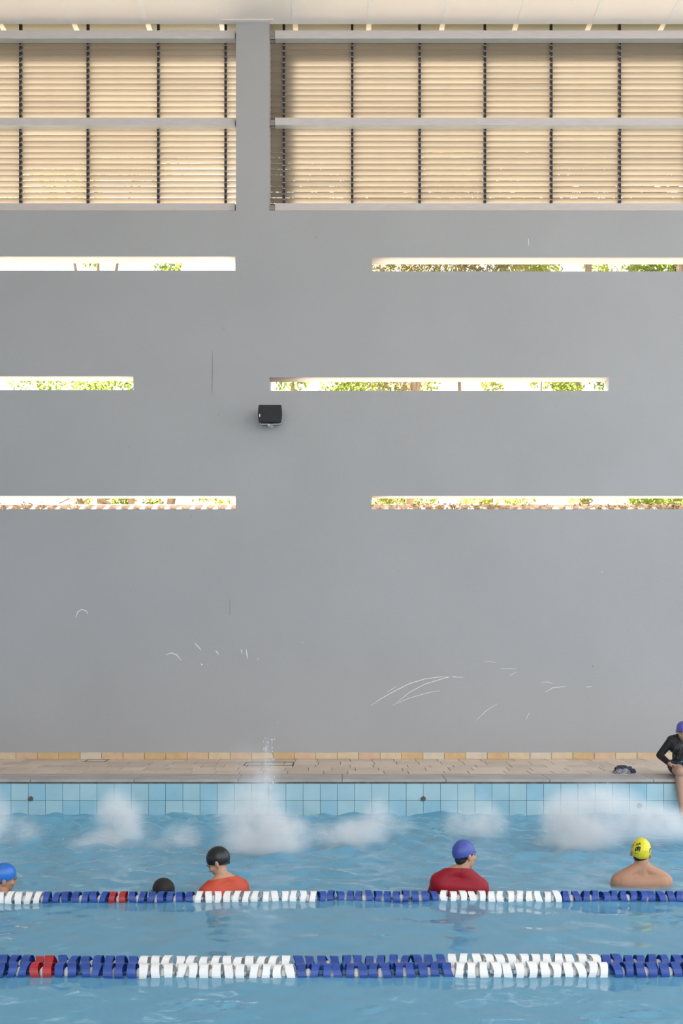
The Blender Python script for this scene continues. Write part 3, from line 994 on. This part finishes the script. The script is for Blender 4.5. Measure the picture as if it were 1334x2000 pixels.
# woman in red shirt, blue cap
Yp = 7.98
bather('bather in a dark red shirt and blue swim cap, looking aside', wx(897, Yp), Yp, wz(1641, Yp), 1.62, Rr(-6), .41, Rr(-48), Rr(-2), Rr(-4), 1.0,
       M['skin_b'], M['shirt_red'], cap_of(M['cap_blue'], hair=True, front=.035, back=-.018, low=-.085, wrinkle=.0015, side=-.4), tilt=-.10, neck_r=.050, slope=.03, hx=.040, collar=.052)
# swimmer in orange shirt, black cap, bowed to the left
Yp = 7.98
bather('bather in an orange-red shirt and black swim cap, head bowed', wx(444, Yp), Yp, wz(1663, Yp) + .02, 1.56, Rr(40), .40, Rr(34), Rr(-30), Rr(0), 1.0,
       M['skin_b'], M['shirt_orange'], cap_of(M['cap_black'], hair=True, front=.03, back=-.062, wrinkle=.0030, side=0, low=-.060), lean=.10, neck_r=.050, slope=.02, collar=.05, arms=.06)
# child at the left edge of the picture in the bright blue cap
Yp = 7.98
bather('child deep in the water in a glossy bright blue swim cap', wx(3, Yp), Yp, wz(1686, Yp), 1.46, Rr(-40), .34, Rr(-22), Rr(-10), Rr(8), .98,
       M['skin_a'], None, cap_of(M['cap_bright'], hair=True, front=.03, back=-.05, wrinkle=0), neck_r=.046, thick=.85)
# child with only the dark wet hair out of the water
Yp = 8.03
bather('child with short dark hair, almost under water behind the rope', wx(322, Yp), Yp, wz(1715, Yp), 1.36, Rr(68), .30, Rr(-8), Rr(-6), Rr(0), .95,
       M['skin_a'], None, only_hair, neck_r=.044, thick=.8, arms=.03)

# child sitting on the pool edge
def seated_child():
    base = Vector((4.14, 12.12, ZD))
    root = tag(empty('person', base), 'child in a black long-sleeved top and blue cap sitting on the pool edge', 'person')
    P = lambda x, y, z: Vector((x, y, z)) - base
    k = .92
    hc = P(4.106, 12.00, .955)
    Mh = Matrix.Translation(hc) @ Euler((Rr(-26), Rr(0), Rr(180 - 6)), 'XYZ').to_matrix().to_4x4()
    bm = bmesh.new()
    hips = [P(4.07, 12.14, .505), P(4.21, 12.14, .505)]
    def torso(b, g):
        capsule(b, hips[0], hips[1], .088 + g, .088 + g, 18)
        capsule(b, P(4.14, 12.15, .52), P(4.14, 12.12, .74), .098 + g, .108 + g, 18, .9)
        capsule(b, P(4.06, 12.11, .76), P(4.22, 12.11, .76), .082 + g, .082 + g, 18)
        capsule(b, P(4.00, 12.10, .825), P(4.28, 12.10, .825), .048 + g, .048 + g, 16)
        for s in (-1, 1):
            capsule(b, P(4.14 + s * .02, 12.09, .875), P(4.14 + s * .14, 12.10, .838), .038 + g, .042 + g, 14)
    sh_ = [P(3.992, 12.09, .822), P(4.288, 12.09, .822)]
    el = [P(3.872, 12.14, .645), P(4.408, 12.14, .645)]
    wr = [P(3.925, 11.90, .560), P(4.355, 11.90, .560)]
    knee = [P(3.952, 11.66, .495), P(4.30, 11.66, .495)]
    ank = [P(3.958, 11.60, .075), P(4.31, 11.60, .085)]
    def arms(b, g):
        for i in (0, 1):
            capsule(b, sh_[i], el[i], .046 + g, .034 + g, 14)
            capsule(b, el[i], wr[i], .034 + g, .024 + g, 14)
    torso(bm, 0); arms(bm, 0)
    capsule(bm, P(4.14, 12.09, .84), hc + Vector((0, .015, -.03)), .046, .044, 14)
    head_prims(bm, Mh, k)
    for i, s in ((0, 1), (1, -1)):
        tgt = P(4.00 if i == 0 else 4.265, 11.79, .560)
        d = (tgt - wr[i]).normalized()
        sx = d.cross(Vector((0, 0, 1))).normalized()
        Mx = Matrix.Translation(wr[i]) @ Matrix(((*sx, 0), (*d, 0), (*sx.cross(d), 0), (0, 0, 0, 1))).transposed().to_4x4()
        hand_prims(bm, Mx, .78, .30, s)
        capsule(bm, hips[i] + Vector((0, -.02, -.005)), knee[i], .082, .060, 16)
        ellipsoid(bm, knee[i] + Vector((0, -.012, .004)), (.056, .056, .060))
        capsule(bm, knee[i] + Vector((0, 0, -.01)), knee[i].lerp(ank[i], .42) + Vector((0, .014, 0)), .050, .050, 14)
        capsule(bm, knee[i].lerp(ank[i], .42) + Vector((0, .014, 0)), ank[i], .048, .030, 14)
        capsule(bm, ank[i] + Vector((0, .015, -.03)), ank[i] + Vector((0, -.09, -.11)), .030, .022, 12)
    b = link('body', remesh(bm, .0042, 4), M['skin_c'], root)
    head_extras(Mh, k, b, Matrix())
    sh = bmesh.new()
    torso(sh, .010); arms(sh, .008)
    swirl = print_mat('black_rash_top', (.010, .009, .010), (.10, .10, .11), 26, .57, .6, [((.01, -.10, .26), .15)])
    me = remesh(sh, .006, 4, cut=[(P(4.14, 12.08, .905), (0, -.35, 1)), (P(4.14, 12.1, .485), (0, 0, -1))])
    b2 = bmesh.new(); b2.from_mesh(me)
    kill = [v for v in b2.verts for i in (0, 1) if (v.co - wr[i]).length < .030 + .008]
    bmesh.ops.delete(b2, geom=list(set(kill)), context='VERTS')
    b2.to_mesh(me); b2.free()
    link('long_sleeved_top', me, swirl, root)
    so = bmesh.new()
    capsule(so, hips[0], hips[1], .094, .094, 18)
    for i in (0, 1):
        capsule(so, hips[i], hips[i].lerp(knee[i], .45), .092, .080, 16)
    sho = link('shorts', remesh(so, .008, 3), M['shorts'], root)
    wb = bmesh.new()
    capsule(wb, P(4.06, 12.11, .585), P(4.22, 12.11, .585), .093, .093, 20)
    link('waistband', remesh(wb, .008, 1, cut=[(P(4, 12, .584), (0, 0, 1)), (P(4, 12, .575), (0, 0, -1))]), M['teal'], sho)
    link('swim_cap', cap_mesh(Mh, k, front=.030, back=-.045), M['cap_violet'], root, smooth=True)
seated_child()

# ------------------------------------------------------------------ wet bundle on the coping
Yb = 12.28
bun = tag(empty('wet_bundle', (wx(1218, Yb), Yb, ZD)), 'crumpled navy and grey wet cloth lying on the stone deck', 'cloth')
def crumple(c, r, f, a, seed, sub=5):
    bm = bmesh.new()
    ellipsoid(bm, (0, 0, 0), (1, 1, 1), None, sub)
    for v in bm.verts:
        n = v.co.normalized()
        d = 1 + a * noise.noise(n * f + Vector((seed, 0, 0))) + a * .6 * abs(noise.noise(n * f * 2.3 + Vector((0, seed, 0))))
        v.co = Vector((n.x * r[0] * d, n.y * r[1] * d, max(-.001, (n.z * d + .25) * r[2]))) + Vector(c)
    return bm_mesh(bm)
link('dark_cloth', crumple((.015, .03, 0), (.11, .07, .062), 2.4, .45, 3), M['cloth_dark'], bun, smooth=True)
link('dark_fold', crumple((.07, -.005, 0), (.065, .05, .045), 3.0, .5, 8), M['cloth_dark'], bun, smooth=True)
link('pale_cloth', crumple((-.02, -.035, 0), (.085, .045, .042), 3.2, .5, 5), M['cloth_pale'], bun, smooth=True)
link('pale_fold', crumple((-.095, -.02, 0), (.04, .03, .018), 3.4, .5, 9), M['cloth_pale'], bun, smooth=True)

# ------------------------------------------------------------------ splashes
bm = bmesh.new()
bmesh.ops.create_icosphere(bm, subdivisions=3, radius=1)
puff_me = bm_mesh(bm); puff_me.materials.append(M['spray'])
def splash(label, puffs, base_py, jets=(), seed=1, drops=60):
    """puffs: (px, py, half width px, half height px, density)"""
    Yb = EYE * F / (base_py - PY)
    cx = wx(sum(p[0] for p in puffs) / len(puffs), Yb)
    root = tag(empty('splash', (cx, Yb, 0)), label, 'splash', 'splashes along the far pool wall')
    r = random.Random(seed)
    for (a, b, hw_, hh_, den) in puffs:
        s = Yb / F
        o = link('spray_puff', puff_me, None, root, (wx(a, Yb) - cx, r.uniform(-.05, .12), wz(b, Yb)), None, (hw_ * s * 1.25, min(.5, hw_ * s * 1.0), hh_ * s * 1.25))
        o.color = (den, 1, 1, 1)
    dm = bmesh.new()
    for i in range(drops):
        p = r.choice(puffs)
        a, b = r.gauss(p[0], p[2] * .5), p[1] - abs(r.gauss(0, p[3] * .55)) + p[3] * .3
        z = wz(b, Yb)
        if z < .01: continue
        q = r.uniform(.0015, .0035)
        bmesh.ops.create_icosphere(dm, subdivisions=1, radius=1, matrix=Matrix.Translation((wx(a, Yb) - cx, r.gauss(.05, .15), z)) @ Matrix.Diagonal((q, q, q * r.uniform(1, 2.6), 1)))
    for (pts, rad) in jets:
        P = [Vector((wx(a, Yb) - cx, 0, wz(b, Yb))) for a, b in pts]
        for i in range(len(P) - 1):
            for j in range(16):
                t = r.random()
                c = P[i].lerp(P[i + 1], t) + Vector((r.gauss(0, rad), r.gauss(0, rad), 0))
                q = r.uniform(.002, .0045)
                bmesh.ops.create_icosphere(dm, subdivisions=1, radius=1, matrix=Matrix.Translation(c) @ Matrix.Diagonal((q, q, q * r.uniform(2, 6), 1)))
    tag(link('droplets', bm_mesh(dm), M['droplet'], root, smooth=True), kind='stuff')
splash('soft spray beside the glossy bright blue cap, hugging the end of the wall', [(-10, 1610, 45, 55, .8), (30, 1625, 60, 35, .4), (-30, 1580, 50, 60, .5)], 1648, seed=1)
splash('broad white puff of spray above the dark-haired child', [(228, 1598, 52, 62, 1.2), (215, 1640, 70, 24, .7), (175, 1648, 55, 16, .45), (262, 1625, 50, 40, .6)], 1652, seed=2)
splash('low faint wash of spray just beyond the black swim cap', [(355, 1632, 50, 30, .45), (335, 1650, 60, 16, .4)], 1655, seed=3, drops=60)
splash('tall splash with a thin vertical jet rising over the deck', [(510, 1625, 85, 52, 1.0), (478, 1592, 62, 72, .7), (560, 1630, 60, 50, .8), (518, 1562, 48, 95, .9), (524, 1525, 13, 85, .75), (521, 1480, 7, 50, .6), (480, 1500, 45, 60, .12), (505, 1650, 100, 20, .8)],
       1668, jets=[([(520, 1600), (518, 1520), (519, 1440)], .012), ([(530, 1580), (532, 1500), (533, 1440)], .010)], seed=4, drops=110)
splash('pointed splash midway between the tall jet and the blue cap', [(700, 1628, 62, 36, 1.1), (738, 1605, 40, 52, .9), (650, 1635, 55, 32, .6), (775, 1615, 40, 24, .35)], 1655, jets=[([(738, 1600), (730, 1565)], .015)], seed=5)
splash('drifting spray above the blue cap of the bather in red', [(958, 1610, 46, 42, .9), (905, 1615, 50, 36, .6), (925, 1580, 60, 40, .2)], 1640, seed=6)
splash('widest bank of spray, behind the yellow cap and below the seated child', [(1105, 1600, 62, 60, 1.3), (1150, 1625, 80, 40, 1.1), (1200, 1590, 80, 55, .8), (1275, 1605, 75, 45, 1.0), (1330, 1615, 60, 34, .8), (1120, 1645, 80, 18, .7), (1170, 1560, 90, 40, .35)],
       1655, seed=7, drops=110)

# ------------------------------------------------------------------ outside
GZ = ZD - .1
bm = bmesh.new()
box(bm, -70, 70, YW + WT, 80, GZ - .3, GZ)
tag(link('ground_beyond', bm_mesh(bm), M['grass']), 'sunny ground behind the wall', kind='structure')
bm = bmesh.new()
box(bm, -70, 70, -60, -9, GZ - .3, GZ)
box(bm, XR + 6, 70, -9, YW + WT, GZ - .3, GZ)
tag(link('ground_near', bm_mesh(bm), M['ground']), 'sunny ground around the pool hall', kind='structure')

# neighbouring house: only the upper part of its tiled roof shows through the lowest slits
house = tag(empty('neighbour_house', (0, 20, GZ)), 'pale house with a clay tiled roof behind the lowest slits', 'house')
ridge_y, ridge_z, pit = 18.6, EYE + (PY - 987) * 18.6 / F - .045, math.radians(24)
hz = lambda yy: ridge_z - abs(ridge_y - yy) * math.tan(pit)
bm = bmesh.new()
box(bm, -11, 11, 16.4, 20.8, 0, hz(16.4) - GZ - .05)
for v in bm.verts: v.co.y -= 20
link('wall', bm_mesh(bm), M['plaster'], house)
bm = bmesh.new()
a = [(-11.3, 16.1), (11.3, 16.1), (11.3, ridge_y), (-11.3, ridge_y), (-11.3, 21.1), (11.3, 21.1)]
v = [bm.verts.new((x_, y_ - 20, hz(y_) - GZ - .03)) for x_, y_ in a]
v2 = [bm.verts.new((x_, y_ - 20, hz(y_) - GZ - .10)) for x_, y_ in a]
for f in ((0, 1, 2, 3), (3, 2, 5, 4)):
    bm.faces.new([v[i] for i in f]); bm.faces.new([v2[i] for i in f[::-1]])
for f in ((0, 1), (1, 2), (2, 5), (5, 4), (4, 3), (3, 0)):
    bm.faces.new((v[f[0]], v2[f[0]], v2[f[1]], v[f[1]]))
roof = link('roof', bm_mesh(bm), M['terracotta'], house)
def barrel_tile(r, ln):
    bm = bmesh.new()
    n = 6
    A, B = [], []
    for i in range(n + 1):
        t = math.pi * i / n
        for lst, yy, rr in ((A, 0, r), (B, ln, r * .82)):
            lst.append((bm.verts.new((rr * math.cos(t), yy, rr * math.sin(t))), bm.verts.new(((rr - .012) * math.cos(t), yy, (rr - .012) * math.sin(t)))))
    for i in range(n):
        bm.faces.new((A[i][0], A[i + 1][0], B[i + 1][0], B[i][0]))
        bm.faces.new((A[i][1], B[i][1], B[i + 1][1], A[i + 1][1]))
        bm.faces.new((A[i][0], A[i][1], A[i + 1][1], A[i + 1][0]))
    me = bm_mesh(bm); me.materials.append(M['terracotta'])
    return me
bt = barrel_tile(.085, .44)
for row in range(4):
    yy = ridge_y - .40 - row * .37
    for i in range(74):
        x_ = -8.4 + i * .225
        link('roof_tile', bt, None, roof, (x_ + random.gauss(0, .006), yy - 20, hz(yy) - GZ - .02 + random.gauss(0, .006)), (pit + random.gauss(0, .015), 0, random.gauss(0, .02)))
rt = barrel_tile(.10, .46)
for i in range(42):
    x_ = -8.4 + i * .41
    link('ridge_tile', rt, None, roof, (x_, ridge_y - 20, hz(ridge_y) - GZ - .03), (0, random.gauss(.02, .02), -math.pi / 2))
# dry leaves gathered on the roof
lv, lf = [], []
r = random.Random(5)
for i in range(1300):
    x_ = r.choice((r.gauss(2.2, .9), r.gauss(6.2, 1.0), r.gauss(-6.5, .8)))
    yy = ridge_y - abs(r.gauss(0, .5))
    c = Vector((x_, yy - 20, hz(yy) - GZ + r.uniform(.02, .10)))
    R = Euler((r.uniform(-1, 1), r.uniform(-1, 1), r.uniform(0, 6.3))).to_matrix()
    k = len(lv)
    for q in ((-.05, 0, 0), (0, -.02, .01), (.05, 0, 0), (0, .02, .01)):
        lv.append(c + R @ Vector(q))
    lf.append((k, k + 1, k + 2, k + 3))
me = bpy.data.meshes.new('litter'); me.from_pydata(lv, [], lf)
tag(link('fallen_leaves', me, M['litter'], house), kind='stuff')

def tree(label, px_, Yt, lean_, h, r0, forks, clusters, leafm, seed, nleaf=1500, lsize=.075, name='tree', tilt0=0):
    """trunk through pixel column px_ at depth Yt; forks: (height fraction, dx, dy, dz); clusters: (px, py, radius m)"""
    r = random.Random(seed)
    X0 = wx(px_, Yt)
    root = tag(empty(name, (X0, Yt, GZ)), label, 'tree', 'trees behind the pool hall')
    bm = bmesh.new()
    pts = [Vector((lean_ * (i / 7) * h + .12 * math.sin(i * 1.3 + seed), .1 * math.cos(i * 1.7 + seed), h * i / 7)) for i in range(8)]
    tube(bm, pts, [r0 * (1 - .07 * i) for i in range(8)], 10)
    trunk = link('trunk', bm_mesh(bm), M['trunk'], root, smooth=True)
    for (hf, dx, dy, dz) in forks:
        b0 = pts[0].lerp(pts[-1], hf)
        j = min(6, int(hf * 7)); b0 = pts[j].lerp(pts[j + 1], hf * 7 - j)
        e = b0 + Vector((dx, dy, dz))
        bm = bmesh.new()
        P = [b0.lerp(e, i / 6) + Vector((r.gauss(0, .06), r.gauss(0, .06), .25 * math.sin(math.pi * i / 6))) * (i > 0) for i in range(7)]
        tube(bm, P, [r0 * .55 * (1 - .13 * i) for i in range(7)], 8)
        for q in range(5):
            s = P[r.randint(2, 6)]
            d = Vector((r.gauss(0, .6), r.gauss(0, .4), r.gauss(.2, .5)))
            tube(bm, [s, s + d * .5 + Vector((0, 0, .05)), s + d], [r0 * .16, r0 * .10, r0 * .04], 5)
        link('branch', bm_mesh(bm), M['trunk'], root, smooth=True)
    lv, lf = [], []
    tot = sum(c[2] ** 2 for c in clusters)
    for (cx, cy, rad) in clusters:
        C = Vector((wx(cx, Yt) - X0, r.uniform(-.6, .6), wz(cy, Yt) - GZ))
        for i in range(int(nleaf * rad ** 2 / tot)):
            d = Vector((r.gauss(0, 1), r.gauss(0, 1), r.gauss(0, .8))).normalized() * rad * r.random() ** .45
            R = Euler((r.uniform(-1.2, 1.2), r.uniform(-1.2, 1.2), r.uniform(0, 6.3))).to_matrix()
            k = len(lv)
            s = lsize * r.uniform(.6, 1.3)
            for q in ((-s, 0, 0), (-.2 * s, -.42 * s, .08 * s), (s, 0, -.1 * s), (-.2 * s, .42 * s, .08 * s)):
                lv.append(C + d + R @ Vector(q))
            lf.append((k, k + 1, k + 2, k + 3))
    me = bpy.data.meshes.new('foliage'); me.from_pydata(lv, [], lf)
    tag(link('foliage', me, leafm, root), kind='stuff')
LG, LY, LO = M['leaf']
tree('tree with a leafy yellow-green crown behind the short middle slit', 205, 25, 0, 7.6, .17, [(.6, -1.4, 0, 1.3), (.7, 1.2, .3, 1.2)],
     [(70, 748, .55), (130, 752, .6), (185, 742, .6), (240, 748, .75), (160, 790, .7), (90, 800, .5), (210, 980, .3), (150, 975, .32), (180, 515, .25)], LG, 11, 2600)
tree('slender tree with two leaning stems above the tiled roof', 255, 24, .01, 7.0, .12, [(.5, .7, 0, 1.6), (.62, -1.0, .2, 1.0)],
     [(240, 978, .3), (290, 977, .3), (320, 505, .35), (350, 512, .3)], LG, 12, 520)
tree('leaning tree stem over the roof beside the leafy crown', 296, 26, .10, 9.0, .16, [(.6, 1.0, 0, 1.2), (.75, -.6, 0, 1.0)],
     [(420, 975, .45), (440, 985, .3), (395, 980, .2), (340, 515, .3)], LY, 13, 420)
tree('sparse tree with feathery twigs near the pier', 575, 23, 0, 8.2, .09, [(.7, -.5, 0, .8), (.82, .7, 0, .5)],
     [(560, 752, .28), (590, 748, .22), (690, 745, .75), (660, 755, .5)], LG, 14, 760)
tree('dense hanging tree of olive and brown twigs behind the upper slit', 800, 22, 0, 11.5, .11, [(.80, -1.2, 0, .8), (.72, 1.5, .2, 1.2), (.86, .8, 0, .8), (.62, .6, -.2, 1.5)],
     [(745, 520, .55), (800, 520, .7), (850, 510, .7), (900, 525, .6), (945, 515, .6), (990, 520, .5), (760, 750, .5), (850, 330, 1.0)], LO, 15, 5200, .06)
tree('tree with crossing branches and bright leaves behind the middle slit', 780, 25, .02, 8.5, .13, [(.62, 1.1, 0, 1.1), (.55, -1.5, 0, .9), (.7, .8, .3, .4), (.64, -.7, 0, 1.2)],
     [(735, 752, .55), (805, 752, .45), (840, 748, .3), (700, 748, .4), (780, 976, .6), (740, 975, .45), (830, 978, .4), (930, 980, .55), (1000, 520, .5)], LY, 16, 2600)
tree('tree with a stout trunk and spreading boughs under the upper slit', 1130, 24, .012, 10.8, .15, [(.80, -1.2, 0, 1.0), (.78, 1.9, .2, .6), (.55, .9, 0, 1.4), (.6, -1.6, 0, .8)],
     [(1065, 520, .5), (1030, 512, .55), (1180, 515, .45), (1240, 512, .3), (1095, 752, .3), (1050, 745, .35), (960, 752, .3), (1005, 978, .5), (1130, 975, .3)], LY, 17, 2200)
tree('tree with a pale trunk at the far end of the upper slit', 1318, 23, 0, 11.2, .13, [(.80, -1.6, 0, .9), (.7, .9, 0, 1.2)],
     [(1290, 520, .55), (1330, 515, .5), (1265, 525, .4), (1115, 752, .42), (1170, 750, .35), (1225, 976, .4), (1275, 980, .6), (1320, 975, .5)], LG, 18, 2600)

# tall crowns added to block sky light that would brighten the louvre blades
def added_shade_tree(label, X0, Yt, seed, crowns, leafm, n=1500, ls=.16):
    r = random.Random(seed)
    root = tag(empty('added_shade_tree', (X0, Yt, GZ)), label, 'tree', 'tall trees added behind the pool hall to dim the louvres')
    top = max(c[2] for c in crowns)
    bm = bmesh.new()
    pts = [Vector((.15 * math.sin(i + seed), .15 * math.cos(i * 1.4), (top - GZ) * i / 7)) for i in range(8)]
    tube(bm, pts, [.10 * (1 - .10 * i) for i in range(8)], 10)
    link('trunk', bm_mesh(bm), M['trunk'], root, smooth=True)
    lv, lf = [], []
    for (dx, dy, z, rad) in crowns:
        e = Vector((dx, dy, z - GZ))
        bm = bmesh.new()
        b0 = pts[4]
        tube(bm, [b0.lerp(e, i / 5) + Vector((r.gauss(0, .08), r.gauss(0, .08), 0)) * (i > 0) for i in range(6)], [.07, .06, .05, .04, .03, .02], 7)
        link('branch', bm_mesh(bm), M['trunk'], root, smooth=True)
        for i in range(int(n * rad ** 2 / 4)):
            d = Vector((r.gauss(0, 1), r.gauss(0, 1), r.gauss(0, .8))).normalized() * rad * r.random() ** .4
            R = Euler((r.uniform(-1.2, 1.2), r.uniform(-1.2, 1.2), r.uniform(0, 6.3))).to_matrix()
            k = len(lv)
            q_ = ls * r.uniform(.6, 1.3)
            for q in ((-q_, 0, 0), (-.2 * q_, -.45 * q_, .08 * q_), (q_, 0, -.1 * q_), (-.2 * q_, .45 * q_, .08 * q_)):
                lv.append(e + d + R @ Vector(q))
            lf.append((k, k + 1, k + 2, k + 3))
    me = bpy.data.meshes.new('foliage'); me.from_pydata(lv, [], lf)
    tag(link('foliage', me, leafm, root), kind='stuff')
added_shade_tree('tall broad tree added to dim the louvre blades beside the pier', .2, 28, 31, [(-.8, 0, 15.6, 2.0), (1.2, .4, 16.6, 2.0), (.4, .6, 18.2, 2.0)], M['dark_leaf'])
added_shade_tree('tall tree with the densest crown, added to dim the louvres', 4.0, 33, 32, [(-1.6, 0, 17.4, 2.2), (1.2, -.3, 18.0, 2.3), (.6, .4, 20.6, 2.1), (-1.1, .2, 19.8, 2.1)], M['dark_leaf'], 1800)
added_shade_tree('tall tree added to dim the end of the louvres by the seated child', 8.2, 28, 33, [(-1.5, 0, 15.4, 2.1), (1.2, 0, 16.0, 2.2), (.2, .5, 18.0, 2.1), (2.6, .2, 17.6, 2.0)], M['dark_leaf'], 1800)
added_shade_tree('tall thin-crowned tree added to dim the louvres left of the pier', -7.5, 30, 34, [(-1.2, 0, 16.2, 1.7), (1.4, .5, 17.6, 1.6)], LY, 900)
